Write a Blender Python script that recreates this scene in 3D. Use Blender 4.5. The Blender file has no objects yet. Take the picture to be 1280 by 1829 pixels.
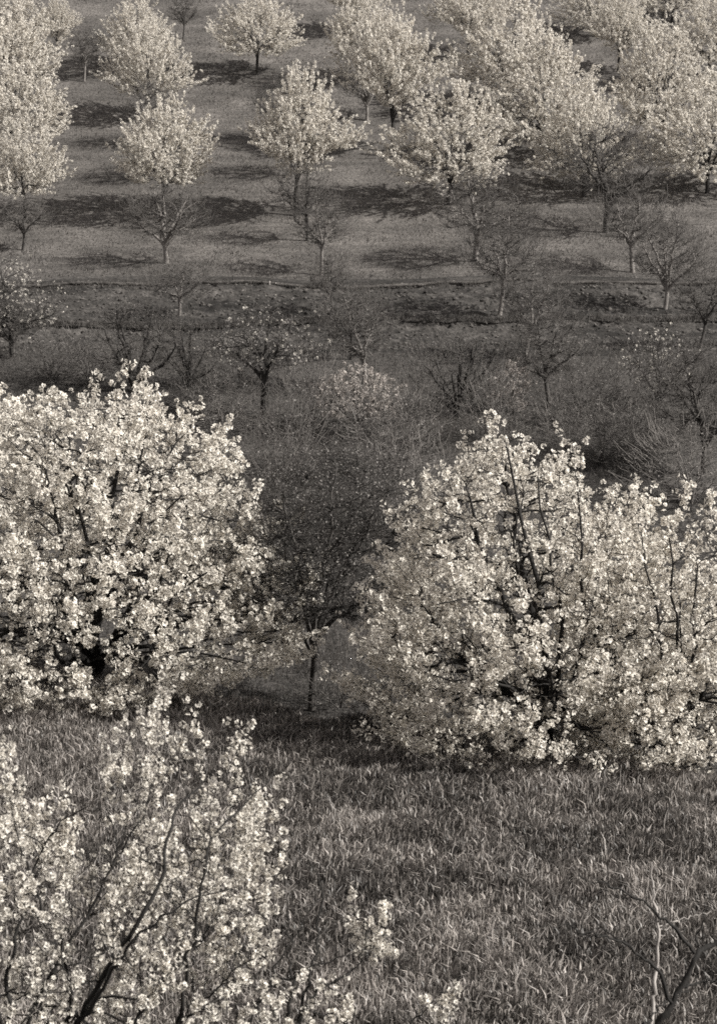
import bpy, math
import numpy as np
from mathutils import Vector

SC = bpy.context.scene
COL = SC.collection

# ----------------------------------------------------------------- camera
PITCH = math.radians(14.0)
FPX = 4450.0                       # focal length in photo pixels (photo 1280 wide)
cam_d = bpy.data.cameras.new('camera')
cam = bpy.data.objects.new('camera', cam_d); COL.objects.link(cam)
cam.location = (0, 0, 0)
cam.rotation_euler = (math.radians(90) - PITCH, 0, 0)
cam_d.sensor_fit = 'HORIZONTAL'; cam_d.sensor_width = 36.0
cam_d.lens = FPX / 1280.0 * 36.0
cam_d.clip_start = 0.5; cam_d.clip_end = 1200
SC.camera = cam
cam_d.dof.use_dof = True; cam_d.dof.focus_distance = 41.0; cam_d.dof.aperture_fstop = 8.0

# ----------------------------------------------------------------- sun, sky, exposure
SUN_TO = Vector((0.94, -0.24, 0.79)).normalized()
sun_d = bpy.data.lights.new('sun', 'SUN'); sun = bpy.data.objects.new('sun', sun_d); COL.objects.link(sun)
sun.rotation_euler = (-SUN_TO).to_track_quat('-Z', 'Y').to_euler()
sun_d.energy = 5.0; sun_d.angle = math.radians(0.5); sun_d.color = (1.0, 0.965, 0.90)
W = bpy.data.worlds.new('World'); SC.world = W; W.use_nodes = True
nt = W.node_tree; nt.nodes.clear()
sky = nt.nodes.new('ShaderNodeTexSky'); sky.sky_type = 'NISHITA'; sky.sun_disc = False
sky.sun_elevation = math.asin(SUN_TO.z); sky.sun_rotation = math.atan2(SUN_TO.x, SUN_TO.y)
bw = nt.nodes.new('ShaderNodeRGBToBW')
tint = nt.nodes.new('ShaderNodeMixRGB'); tint.blend_type = 'MULTIPLY'; tint.inputs[0].default_value = 1.0
tint.inputs[2].default_value = (1.0, 0.945, 0.92, 1)
bg = nt.nodes.new('ShaderNodeBackground'); bg.inputs[1].default_value = 0.15
wo = nt.nodes.new('ShaderNodeOutputWorld')
nt.links.new(sky.outputs[0], bw.inputs[0]); nt.links.new(bw.outputs[0], tint.inputs[1])
nt.links.new(tint.outputs[0], bg.inputs[0]); nt.links.new(bg.outputs[0], wo.inputs[0])
SC.render.engine = 'CYCLES'; SC.cycles.use_denoising = False; SC.cycles.filter_width = 1.7
SC.view_settings.view_transform = 'Standard'; SC.view_settings.look = 'None'
SC.view_settings.exposure = 0.67; SC.view_settings.gamma = 1.0; SC.view_settings.use_curve_mapping = False

# ----------------------------------------------------------------- helpers
def rs(seed): return np.random.default_rng(seed)

def mesh_obj(name, V, Q, mat, parent=None, smooth=False, tone=None, N=None, kind=None, link=True):
    """V (n,3) vertices, Q (m,4 or 3) faces."""
    V = np.asarray(V, np.float32); Q = np.asarray(Q, np.int32)
    k = Q.shape[1]
    me = bpy.data.meshes.new(name)
    me.vertices.add(len(V)); me.vertices.foreach_set('co', V.ravel())
    me.loops.add(Q.size); me.loops.foreach_set('vertex_index', Q.ravel())
    me.polygons.add(len(Q)); me.polygons.foreach_set('loop_start', np.arange(0, Q.size, k, dtype=np.int32))
    if smooth: me.polygons.foreach_set('use_smooth', np.ones(len(Q), bool))
    if tone is not None:
        a = me.attributes.new('tone', 'FLOAT', 'POINT'); a.data.foreach_set('value', np.asarray(tone, np.float32))
    me.update(calc_edges=True)
    me.materials.append(mat)
    o = bpy.data.objects.new(name, me); COL.objects.link(o)
    if parent is not None: o.parent = parent
    if kind: o['kind'] = kind
    return o

def nrm(a): return a / np.maximum(np.linalg.norm(a, axis=-1, keepdims=True), 1e-9)

def tubes(P, R, sides):
    """P (B,n,3), R (B,n) -> verts, quads"""
    P = np.asarray(P, float); R = np.asarray(R, float)
    B, n, _ = P.shape
    T = nrm(np.gradient(P, axis=1))
    mt = np.abs(T.mean(1))
    ref = np.eye(3)[np.argmin(mt, axis=1)]
    U = nrm(np.cross(T, ref[:, None, :])); Wv = np.cross(T, U)
    a = np.arange(sides) * 2 * np.pi / sides
    V = P[:, :, None] + R[:, :, None, None] * (np.cos(a)[None, None, :, None] * U[:, :, None] + np.sin(a)[None, None, :, None] * Wv[:, :, None])
    base = (np.arange(B) * n * sides)[:, None, None]
    i = np.arange(n - 1)[None, :, None] * sides; j = np.arange(sides)[None, None, :]; j2 = (j + 1) % sides
    Q = np.stack([base + i + j, base + i + j2, base + i + sides + j2, base + i + sides + j], -1).reshape(-1, 4)
    return V.reshape(-1, 3), Q

def join(parts):
    Vs, Qs, off = [], [], 0
    for V, Q in parts:
        Vs.append(V); Qs.append(Q + off); off += len(V)
    return np.concatenate(Vs), np.concatenate(Qs)

_lat = {}
def vnoise(x, y, s, seed):
    """value noise in -1..1 with lattice size s"""
    if seed not in _lat: _lat[seed] = rs(seed).uniform(-1, 1, (256, 256))
    L = _lat[seed]
    x = np.asarray(x, float) / s; y = np.asarray(y, float) / s
    xi = np.floor(x).astype(int); yi = np.floor(y).astype(int)
    fx = x - xi; fy = y - yi; fx = fx * fx * (3 - 2 * fx); fy = fy * fy * (3 - 2 * fy)
    g = lambda a, b: L[a % 256, b % 256]
    return (g(xi, yi) * (1 - fx) + g(xi + 1, yi) * fx) * (1 - fy) + (g(xi, yi + 1) * (1 - fx) + g(xi + 1, yi + 1) * fx) * fy

def sst(a, b, x):
    t = np.clip((x - a) / (b - a), 0, 1); return t * t * (3 - 2 * t)

# ----------------------------------------------------------------- terrain
KD = np.array([30, 44, 48, 52, 57, 63, 70, 79, 88, 97, 107, 117, 130, 180, 260, 400.])
KZ = np.array([-14.1, -14.2, -14.3, -14.2, -13.97, -13.56, -12.97, -12.1, -11.1, -9.55, -7.45, -4.9, -1.5, 12., 26., 40.])
_dd = np.arange(20, 420, 0.5); _zz = np.interp(_dd, KD, KZ)
_k = np.ones(9) / 9; _zz[8:-8] = np.convolve(_zz, _k, 'same')[8:-8]
def crest(x): return np.clip(37.9 - 0.65 * x, 30, 45) + 0.25 * np.sin(x * 1.7) + 0.15 * np.sin(x * 4.1 + 1)
def ground(x, y):
    x = np.asarray(x, float); y = np.asarray(y, float)
    mead = np.where(y < 20, -1.7 - 0.4925 * y, -11.557 - 0.0846 * (y - 20))
    mead = mead + 0.05 * vnoise(x, y, 1.6, 1) + 0.03 * vnoise(x, y, 0.7, 2)
    val = np.interp(y, _dd, _zz) + 0.12 * vnoise(x, y, 5, 3) + 0.05 * vnoise(x, y, 1.7, 4) + 0.02 * x * sst(60, 75, y) * 0.25
    # a faint step for every planted row on the far slope
    val = val + 0.05 * np.sin(y * 2 * np.pi / 4.6 + 0.1 * x) * sst(82, 88, y)
    c = crest(x)
    return mead + (val - mead) * sst(c, c + 3.4, y)

def strip_win(x, y):
    return sst(70.2, 71.0, y) * (1 - sst(78.0, 78.7, y)) * (np.abs(x) < 22)
def edge1(x): return 78.6 + 0.35 * vnoise(x, 0 * x, 4, 11) + 0.12 * vnoise(x, 0 * x, 0.9, 12) + 0.02 * x
def edge2(x): return 74.0 + 0.3 * vnoise(x, 0 * x, 5, 13) + 0.1 * vnoise(x, 0 * x, 0.8, 14) + 0.02 * x
def soil_off(x, y):
    s1 = 1 - sst(edge1(x) - 0.12, edge1(x), y); s2 = 1 - sst(edge2(x) - 0.12, edge2(x), y); fwd = sst(70.2, 73.2, y)
    return (-0.11 * s1 - 0.09 * s2) * fwd + 0.03 - 0.12 * (1 - sst(69.8, 70.6, y)) - 0.1 * sst(79.2, 79.5, y), s1 * fwd
def surf(x, y):
    x = np.asarray(x, float); y = np.asarray(y, float)
    return ground(x, y) + np.where((y > 70) & (y < 79.4) & (np.abs(x) < 21), soil_off(x, y)[0], 0.0)
CP, SP = math.cos(PITCH), math.sin(PITCH)
def ray(px, py):
    a = (px - 640) / FPX; b = (914.5 - py) / FPX
    return np.array([a, CP + b * SP, -SP + b * CP])
def on_ground(px, py, dmin=20.0):
    d = ray(px, py); t = dmin
    while t < 400:
        p = d * t
        if p[2] <= surf(p[0], p[1]): return np.array([p[0], p[1], float(surf(p[0], p[1]))]), t
        t += 0.05
    return d * 400, 400
def at_depth(px, py, t): return ray(px, py) * t

# ----------------------------------------------------------------- materials
def newmat(name):
    m = bpy.data.materials.new(name); m.use_nodes = True
    n = m.node_tree; b = n.nodes['Principled BSDF']; b.inputs['Specular IOR Level'].default_value = 0.25
    return m, n, b
def ramp(n, src, stops):
    r = n.nodes.new('ShaderNodeValToRGB'); e = r.color_ramp.elements
    while len(e) < len(stops): e.new(0.5)
    for el, (p, c) in zip(e, stops): el.position = p; el.color = (*c, 1)
    n.links.new(src, r.inputs[0]); return r.outputs[0]
def noise(n, scale, detail=4, rough=0.6, stretch=None):
    tc = n.nodes.new('ShaderNodeTexCoord'); src = tc.outputs['Object']
    if stretch:
        mp = n.nodes.new('ShaderNodeMapping'); mp.inputs['Scale'].default_value = stretch
        n.links.new(src, mp.inputs[0]); src = mp.outputs[0]
    t = n.nodes.new('ShaderNodeTexNoise'); t.inputs['Scale'].default_value = scale
    t.inputs['Detail'].default_value = detail; t.inputs['Roughness'].default_value = rough
    n.links.new(src, t.inputs['Vector']); return t.outputs['Fac']
def bump(n, b, src, strength, dist):
    x = n.nodes.new('ShaderNodeBump'); x.inputs['Strength'].default_value = strength; x.inputs['Distance'].default_value = dist
    n.links.new(src, x.inputs['Height']); n.links.new(x.outputs[0], b.inputs['Normal'])
def mix(n, kind, f, a, b_):
    x = n.nodes.new('ShaderNodeMixRGB'); x.blend_type = kind
    for i, v in enumerate((f, a, b_)):
        if isinstance(v, (int, float)): x.inputs[i].default_value = v if i == 0 else (v, v, v, 1)
        elif isinstance(v, tuple): x.inputs[i].default_value = (*v, 1)
        else: n.links.new(v, x.inputs[i])
    return x.outputs[0]
def G(v, warm=1.0): return (v, v * (1 - 0.065 * warm), v * (1 - 0.115 * warm))
def attr(n, name='tone'):
    a = n.nodes.new('ShaderNodeAttribute'); a.attribute_name = name; return a.outputs['Fac']

def leafy(name, dark, light, trans=0.35, rough=0.6, warm=1.0, cream=False):
    m, n, b = newmat(name)
    c = ramp(n, attr(n), [(0.0, G(dark, warm)), (1.0, (light, light * 0.952, light * 0.870) if cream else G(light, warm))])
    n.links.new(c, b.inputs['Base Color']); b.inputs['Roughness'].default_value = rough
    t = n.nodes.new('ShaderNodeBsdfTranslucent'); n.links.new(c, t.inputs[0])
    mx = n.nodes.new('ShaderNodeMixShader'); mx.inputs[0].default_value = trans
    out = n.nodes['Material Output']
    n.links.new(b.outputs[0], mx.inputs[1]); n.links.new(t.outputs[0], mx.inputs[2]); n.links.new(mx.outputs[0], out.inputs[0])
    return m
def bark(name, dark, light, scale=14, bstr=0.6):
    m, n, b = newmat(name)
    f = noise(n, scale, 5, 0.65, (1, 1, 0.25))
    c = ramp(n, f, [(0.3, G(dark)), (0.7, G(light))])
    n.links.new(c, b.inputs['Base Color']); b.inputs['Roughness'].default_value = 0.9
    bump(n, b, f, bstr, 0.02); return m

M_GRASS = leafy('meadow_grass_blade', 0.048, 0.41, 0.22, 0.42, 1.25)
M_STALK = leafy('dry_stalk', 0.25, 0.55, 0.1, 0.6, 1.0)
M_ROUGH = leafy('rough_grass_blade', 0.035, 0.135, 0.25, 0.7, 1.2)
M_TURF = leafy('short_turf_blade', 0.055, 0.185, 0.2, 0.8, 1.05)
M_CLOD = leafy('earth_clod', 0.025, 0.15, 0.0, 0.95, 1.0)
M_PETAL = leafy('white_petal', 0.08, 0.88, 0.38, 0.6, 0.8, True)
M_PETALDIM = leafy('dull_pink_petal', 0.08, 0.60, 0.3, 0.6, 1.2)
M_PETALFAR = leafy('white_petal_far', 0.08, 0.84, 0.34, 0.6, 0.8, True)
M_BUD = leafy('swelling_bud', 0.05, 0.21, 0.2, 0.7, 0.9)
M_BARK = bark('dark_cherry_bark', 0.018, 0.05)
M_BARKBLACK = bark('wet_black_bark', 0.010, 0.028)
M_BARKMID = bark('grey_bark', 0.022, 0.10)
M_BARKPALE = bark('pale_bark', 0.20, 0.42)
M_BARKASH = bark('ashen_bark', 0.09, 0.27)
M_TWIG = bark('twig_bark', 0.05, 0.125, 30, 0.2)
M_TWIGDARK = bark('dark_twig_bark', 0.02, 0.07, 30, 0.2)
M_TWIGPALE = bark('pale_twig_bark', 0.08, 0.20, 30, 0.2)

def ground_mat():
    m, n, b = newmat('hillside_turf')
    big = noise(n, 0.35, 5, 0.6); fine = noise(n, 9, 6, 0.75); stripe = noise(n, 1.2, 4, 0.6, (0.25, 1, 1))
    c1 = ramp(n, big, [(0.38, G(0.08, 1.05)), (0.62, G(0.122, 1.05))])
    c2 = ramp(n, fine, [(0.36, G(0.5, 0)), (0.64, G(1.5, 0))])
    c = mix(n, 'MULTIPLY', 1.0, c1, c2)
    c3 = ramp(n, stripe, [(0.4, (0.75, 0.75, 0.75)), (0.6, (1.1, 1.1, 1.1))])
    c = mix(n, 'MULTIPLY', 1.0, c, c3)
    # bare, darker valley soil and litter fades in below the terraces
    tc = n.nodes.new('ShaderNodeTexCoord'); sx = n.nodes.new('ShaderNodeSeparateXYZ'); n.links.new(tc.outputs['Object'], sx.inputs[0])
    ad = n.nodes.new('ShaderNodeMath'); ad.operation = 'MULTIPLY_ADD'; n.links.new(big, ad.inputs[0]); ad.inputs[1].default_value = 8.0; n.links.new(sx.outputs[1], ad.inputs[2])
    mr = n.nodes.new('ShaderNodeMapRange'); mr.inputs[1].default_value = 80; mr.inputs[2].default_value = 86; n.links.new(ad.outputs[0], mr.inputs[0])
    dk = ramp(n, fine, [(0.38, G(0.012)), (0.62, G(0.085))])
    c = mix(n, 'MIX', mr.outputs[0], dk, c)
    n.links.new(c, b.inputs['Base Color']); b.inputs['Roughness'].default_value = 0.95
    bump(n, b, fine, 0.8, 0.06); return m
def soil_mat():
    m, n, b = newmat('tilled_soil')
    f = noise(n, 6, 6, 0.75); g = noise(n, 0.6, 3, 0.5)
    c = ramp(n, f, [(0.38, G(0.02)), (0.55, G(0.058)), (0.7, G(0.105))])
    c = mix(n, 'MULTIPLY', 1.0, c, ramp(n, g, [(0.35, (0.7, 0.7, 0.7)), (0.65, (1.2, 1.2, 1.2))]))
    st = noise(n, 1.1, 4, 0.6, (0.16, 1, 1)); c = mix(n, 'MULTIPLY', 1.0, c, ramp(n, st, [(0.4, (0.45, 0.45, 0.45)), (0.6, (1.2, 1.2, 1.2))]))
    n.links.new(c, b.inputs['Base Color']); b.inputs['Roughness'].default_value = 0.95
    bump(n, b, f, 0.7, 0.05); return m
M_GROUND = ground_mat(); M_SOIL = soil_mat()

# ----------------------------------------------------------------- hillside sheet
def sheet(name, xs, ys, zf, mat):
    X, Y = np.meshgrid(xs, ys); Z = zf(X, Y)
    V = np.stack([X, Y, Z], -1).reshape(-1, 3)
    nx, ny = len(xs), len(ys)
    i = np.arange(ny - 1)[:, None] * nx + np.arange(nx - 1)[None]
    Q = np.stack([i, i + 1, i + nx + 1, i + nx], -1).reshape(-1, 4)
    o = mesh_obj(name, V, Q, mat, smooth=True); return o
xs = np.concatenate([np.linspace(-150, -24, 40)[:-1], np.arange(-24, 24.01, 0.35), np.linspace(24, 150, 40)[1:]])
ys = np.concatenate([np.linspace(-6, 18, 20)[:-1], np.arange(18, 125, 0.28), np.linspace(125, 400, 70)])
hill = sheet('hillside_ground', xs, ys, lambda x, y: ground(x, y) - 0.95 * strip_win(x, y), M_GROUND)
hill['kind'] = 'structure'
def soil_z(x, y):
    off, m = soil_off(x, y)
    rough = 0.06 * vnoise(x, y * 1.6, 0.33, 15) + 0.07 * np.abs(vnoise(x, y, 0.2, 16)) + 0.05 * np.sin(y * 9 + 0.9 * vnoise(x, y, 2, 17))
    return ground(x, y) + off + rough * m
soil = sheet('tilled_terrace_ground', np.arange(-21.5, 21.51, 0.1), np.arange(69.6, 79.6, 0.075), soil_z, M_SOIL)
soil['kind'] = 'structure'
# ragged turf lips, added to overhang the two earth ledges and shade their faces
def lip(edge, zf, seed):
    x = np.arange(-20, 20, 0.12); r = rs(seed); n = len(x); e = edge(x)
    keep = vnoise(x, 0 * x, 1.6, seed) > 0.05
    out = np.where(keep, 0.04 + 0.05 * r.uniform(-1, 1, n), 0.0); z = zf(x, e + 0.02) + 0.02
    rows = [np.stack([x, e + 0.35, zf(x, e + 0.35) - 0.03], -1), np.stack([x, e + 0.02, z + 0.03], -1), np.stack([x, e - 0.08 - out, z + 0.01 * r.normal(0, 1, n)], -1),
            np.stack([x, e - 0.06 - out, z - 0.04 - 0.03 * r.uniform(0, 1, n)], -1), np.stack([x, e + 0.02, z - 0.10], -1)]
    V = np.concatenate(rows); i = (np.arange(4)[:, None] * n + np.arange(n - 1)[None]).ravel()
    o = mesh_obj('shading_lip_ground', V, np.stack([i, i + n, i + n + 1, i + 1], -1), M_GROUND); o['kind'] = 'structure'
lip(edge1, lambda x, y: ground(x, y) + 0.02, 71)
lip(edge2, lambda x, y: ground(x, y) + soil_off(x, y)[0], 72)

# ----------------------------------------------------------------- grass
def blades(name, n, sampler, hmin, hmax, width, lean, mat, seed, segs=2, tone_pow=1.0):
    r = rs(seed); x, y = sampler(r, n); n = len(x); z = ground(x, y)
    p = np.stack([x, y, z - 0.02], -1)
    h = r.uniform(hmin, hmax, n) * (0.85 + 0.3 * vnoise(x, y, 0.8, seed + 50) + 0.25 * vnoise(x, y, 0.3, seed + 54)); a = r.uniform(0, 2 * np.pi, n)
    # neighbouring blades lean together, so the sward shows patches of comb direction
    la = vnoise(x, y, 0.7, seed + 51) * 1.6 + r.normal(0, 1.7, n) + 0.6
    ld = np.stack([np.cos(la), np.sin(la), 0 * la], -1)
    L = np.abs(r.normal(lean * .8, lean * 0.6, n)) * h
    wd = np.stack([np.cos(a), np.sin(a), 0 * a], -1) * (width * r.uniform(0.6, 1.3, n))[:, None]
    up = np.array([0, 0, 1.0])
    tone = np.clip(r.beta(1.1, 1.9, n) ** tone_pow + 0.2 * vnoise(x, y, 1.3, seed + 52) + 0.14 * vnoise(x, y, 3.5, seed + 55) + 0.15 * vnoise(x, y, 0.4, seed + 53), 0, 1)
    if segs == 1:
        V = np.stack([p - wd / 2, p + wd / 2, p + up * h[:, None] + ld * L[:, None]], 1)
        F = np.arange(n)[:, None] * 3 + np.array([0, 1, 2])
        return mesh_obj(name, V.reshape(-1, 3), F, mat, tone=np.repeat(tone, 3), kind='stuff')
    m1 = p + up * (h * 0.62)[:, None] + ld * (L * 0.3)[:, None]
    tp = p + up * (h * (1 - 0.25 * lean * 2))[:, None] + ld * L[:, None]
    V = np.stack([p - wd * .4, p + wd * .4, m1 - wd * .5, m1 + wd * .5, tp - wd * .06, tp + wd * .06], 1)
    b = np.arange(n)[:, None] * 6
    Q = np.concatenate([b + np.array([0, 1, 3, 2]), b + np.array([2, 3, 5, 4])])
    return mesh_obj(name, V.reshape(-1, 3), Q, mat, tone=np.repeat(tone, 6), kind='stuff')
def samp_meadow(r, n):
    y = r.uniform(20.5, 46, n * 2); x = r.uniform(-1, 1, n * 2) * (y * 0.144 + 3.2)
    y = y; ok = (y < crest(x) + 0.9); return x[ok][:n], y[ok][:n]
blades('meadow_grass', 285000, samp_meadow, 0.12, 0.31, 0.0185, 0.42, M_GRASS, 21)
def samp_bank(r, n):
    y = r.uniform(35, 64, n * 2); x = r.uniform(-1, 1, n * 2) * (y * 0.144 + 4)
    c = crest(x); dens = np.where(vnoise(x, y, 2.2, 61) + r.uniform(-.8, .8, len(x)) > -0.25, 1, 0)
    ok = (y > c + 0.5) & (dens > 0); return x[ok][:n], y[ok][:n]
blades('rough_valley_grass', 90000, samp_bank, 0.08, 0.34, 0.016, 0.6, M_ROUGH, 22, segs=1)
def samp_far(r, n):
    y = r.uniform(79.2, 122, n); x = r.uniform(-1, 1, n) * (y * 0.144 + 3); return x, y
blades('short_hillside_grass', 150000, samp_far, 0.05, 0.14, 0.035, 0.5, M_TURF, 23, segs=1)
def samp_mid(r, n):
    y = r.uniform(62, 71.5, n); x = r.uniform(-1, 1, n) * (y * 0.144 + 5); return x, y
blades('weedy_orchard_grass', 45000, samp_mid, 0.06, 0.24, 0.02, 0.6, M_TURF, 24, segs=1)

def clods(name, n, seed):
    r = rs(seed); y = r.uniform(70.6, 78.6, n); x = r.uniform(-13.5, 13.5, n); z = soil_z(x, y)
    sz = 0.025 + 0.075 * r.beta(1.2, 4, n)
    O = np.array([(1, 0, 0), (0, 1, 0), (-1, 0, 0), (0, -1, 0), (0, 0, .8), (0, 0, -.8)]); F = np.array([(0, 1, 4), (1, 2, 4), (2, 3, 4), (3, 0, 4), (1, 0, 5), (2, 1, 5), (3, 2, 5), (0, 3, 5)])
    V = (O[None] + r.normal(0, .25, (n, 6, 3))) * np.stack([sz * r.uniform(.8, 1.8, n), sz, sz * .8], -1)[:, None] + np.stack([x, y, z], -1)[:, None]
    return mesh_obj(name, V.reshape(-1, 3), (F[None] + np.arange(n)[:, None, None] * 6).reshape(-1, 3), M_CLOD, tone=np.repeat(r.beta(1.3, 2.5, n), 6), kind='stuff')
clods('soil_clods', 6000, 31)
def samp_ledge(r, n):
    x = r.uniform(-13, 13, n); k = r.uniform(0, 1, n) < .5; y = np.where(k, edge1(x), edge2(x)) + r.normal(-0.02, .14, n); return x, y
blades('ledge_grass', 11000, samp_ledge, 0.06, 0.24, 0.02, 0.8, M_ROUGH, 26, segs=1)

blades('dry_grass_stalks', 1600, samp_meadow, 0.26, 0.46, 0.007, 0.35, M_STALK, 27)
# ----------------------------------------------------------------- trees
def bezier(P0, T0, P3, T3, n, r, wig):
    d = np.linalg.norm(P3 - P0, axis=-1, keepdims=True)
    P1 = P0 + T0 * d * 0.42; P2 = P3 - T3 * d * 0.33
    t = np.linspace(0, 1, n)[None, :, None]
    B = (1 - t) ** 3 * P0[:, None] + 3 * (1 - t) ** 2 * t * P1[:, None] + 3 * (1 - t) * t * t * P2[:, None] + t ** 3 * P3[:, None]
    w = r.normal(0, 1, B.shape) * wig * d[:, None] * np.sin(np.pi * t) ** 0.5
    return B + w

class Crown:
    """height -> radius profile, leaning axis, wavy outline"""
    def __init__(s, H, hs, rs_, lean=(0, 0), seed=0, wav=0.14):
        s.H, s.hs, s.r, s.lean = H, np.array(hs), np.array(rs_), np.array(lean)
        q = rs(seed); s.k = q.integers(2, 7, 5); s.m = q.uniform(0.5, 2.5, 5); s.ph = q.uniform(0, 6.28, 5); s.wav = wav
    def rad(s, h, th):
        w = sum(np.cos(k * th + m * h * 2.2 + p) for k, m, p in zip(s.k, s.m, s.ph)) / 2.2
        return np.interp(h, s.hs, s.r) * (1 + s.wav * w)
    def axis(s, h): return s.lean[None] * (h / s.H)[:, None] ** 1.3
    def sample(s, r, n, shell):
        hh = np.linspace(s.hs[0], s.hs[-1], 200); w = np.interp(hh, s.hs, s.r) ** (1.35); w /= w.sum()
        h = r.choice(hh, n, p=w) + r.uniform(-.05, .05, n); th = r.uniform(0, 2 * np.pi, n)
        f = r.uniform(0, 1, n) ** shell
        R = s.rad(h, th) * f; c = s.axis(h)
        return np.stack([c[:, 0] + R * np.cos(th), c[:, 1] + R * np.sin(th), h], -1), f

def attach(r, P, R, tgt, tmin, n, endup, wig, r0f, r0max, r1, jit=0.25):
    """connect every target to the best node of the parent paths P (B,k,3)"""
    B, k, _ = P.shape; i0 = int(tmin * (k - 1))
    nodes = P[:, i0:].reshape(-1, 3); tang = nrm(np.gradient(P, axis=1))[:, i0:].reshape(-1, 3); rad = R[:, i0:].reshape(-1)
    out = np.zeros(len(tgt), int)
    for a in range(0, len(tgt), 1500):
        t = tgt[a:a + 1500]; D = t[:, None] - nodes[None]
        d = np.linalg.norm(D, axis=-1)
        c = d + 0.9 * np.maximum(0, -D[..., 2]) - 0.25 * (D * tang[None]).sum(-1)
        c = c * (1 + jit * r.uniform(-1, 1, c.shape)); out[a:a + 1500] = np.argmin(c, 1)
    P0 = nodes[out]; dirn = nrm(tgt - P0)
    T0 = nrm(tang[out] * 0.7 + dirn * 0.6)
    e = np.array(endup)
    T3 = nrm(dirn * 0.8 + np.array([0, 0, 1.0]) * e[0] + nrm(tgt * np.array([1, 1, 0])) * e[1])
    L = bezier(P0, T0, tgt, T3, n, r, wig)
    ra = np.minimum(rad[out] * r0f, r0max)
    RR = ra[:, None] + (np.minimum(r1, ra * 0.7) - ra)[:, None] * np.linspace(0, 1, n)[None] ** 0.8
    return L, RR, dirn

def skeleton(seed, crown, trunk_h, trunk_r, n_limb, n_branch, n_twig, limb_reach=0.8, twig_r=0.006, shoots=0, shoot_len=0.4,
             shell_b=0.6, shell_t=0.4, multi=False, limbs=None, trunk=None, lean0=(0, 0), shoot_up=0.6, twig_n=4, extra=None, limb_f=1.0):
    r = rs(seed); H = crown.H; S = {}
    if trunk is None:
        t = np.linspace(0, 1, 9); tz = -0.25 + (trunk_h + 0.25) * t
        bx = lean0[0] * t ** 1.5 + 0.015 * trunk_h * np.sin(t * 5 + seed); by = lean0[1] * t ** 1.5 + 0.025 * trunk_h * np.sin(t * 4 + 2 * seed)
        bx -= bx[1]; by -= by[1]
        trunk = np.stack([bx, by, tz], -1)
    k = len(trunk); tt = np.linspace(0, 1, k)
    TR = trunk_r * (1 + 0.55 * np.exp(-tt * 9) - 0.22 * tt)
    S['trunk'] = (trunk[None], TR[None])
    if limbs is None:
        th = r.uniform(0, 6.28) + np.arange(n_limb) * 2.399 + r.normal(0, 0.25, n_limb)
        lo, hi = crown.hs[0], crown.hs[-1]
        hf = (np.arange(n_limb) + 0.5) / n_limb; r.shuffle(hf)
        h = lo + (hi - lo) * (0.25 + 0.72 * hf)
        rr = crown.rad(h, th) * limb_reach * r.uniform(0.75, 1.0, n_limb) * (1.15 - 0.35 * hf); ax = crown.axis(h)
        tgt = np.stack([ax[:, 0] + rr * np.cos(th), ax[:, 1] + rr * np.sin(th), h * 0.97], -1)
        i = r.integers(max(1, int(k * (0.25 if multi else 0.72))), k, n_limb); P0 = trunk[i]
        P0[hf > 0.7] = trunk[-1]
        tdir = nrm(tgt - P0); T0 = nrm(tdir + np.array([0, 0, 0.55])); T3 = nrm(tdir * 0.6 + np.array([0, 0, 0.5]))
        LP = bezier(P0, T0, tgt, T3, 11, r, 0.012)
        ra = trunk_r * limb_f * r.uniform(0.42, 0.62, n_limb)
        LR = ra[:, None] * (1 - 0.78 * np.linspace(0, 1, 11)[None] ** 0.85)
    else: LP, LR = limbs
    if extra is not None: LP = np.concatenate([LP, extra[0]]); LR = np.concatenate([LR, extra[1]])
    S['limb'] = (LP, LR)
    bt, _ = crown.sample(r, n_branch, shell_b)
    BP, BR, _ = attach(r, LP, LR, bt, 0.25, 7, (0.35, 0.3), 0.02, 0.6, trunk_r * 0.28, twig_r * 1.6)
    S['branch'] = (BP, BR)
    tg, f = crown.sample(r, n_twig, shell_t)
    # resample limbs to branch node counts so both carry twigs
    NP = np.concatenate([BP, LP[:, np.linspace(3, LP.shape[1] - 1, 7).astype(int)]]); NR = np.concatenate([BR, LR[:, np.linspace(3, LP.shape[1] - 1, 7).astype(int)]])
    TP, TRr, dr = attach(r, NP, NR, tg, 0.2, twig_n, (0.5, 0.25), 0.03, 0.7, twig_r * 1.7, twig_r * 0.6)
    S['twig'] = (TP, TRr)
    if shoots:
        # long straight shoots that stick out of the outline
        out_ = np.argsort(-(f + r.uniform(0, 0.5, len(f))))[:shoots]
        p = TP[out_, -1]; c = crown.axis(p[:, 2]); rad_ = p.copy(); rad_[:, :2] -= c; rad_[:, 2] -= H * 0.35
        d = nrm(nrm(rad_) * 0.8 + np.array([0, 0, shoot_up]) + r.normal(0, 0.22, p.shape))
        ln = shoot_len * r.uniform(0.5, 1.35, shoots)[:, None]
        e = p + d * ln; SPt = bezier(p, nrm(TP[out_, -1] - TP[out_, -2]), e, nrm(d + np.array([0, 0, 0.15])), twig_n, r, 0.01)
        SR = np.repeat((twig_r * np.linspace(1, 0.5, twig_n))[None], shoots, 0)
        S['shoot'] = (SPt, SR)
    return S

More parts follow.
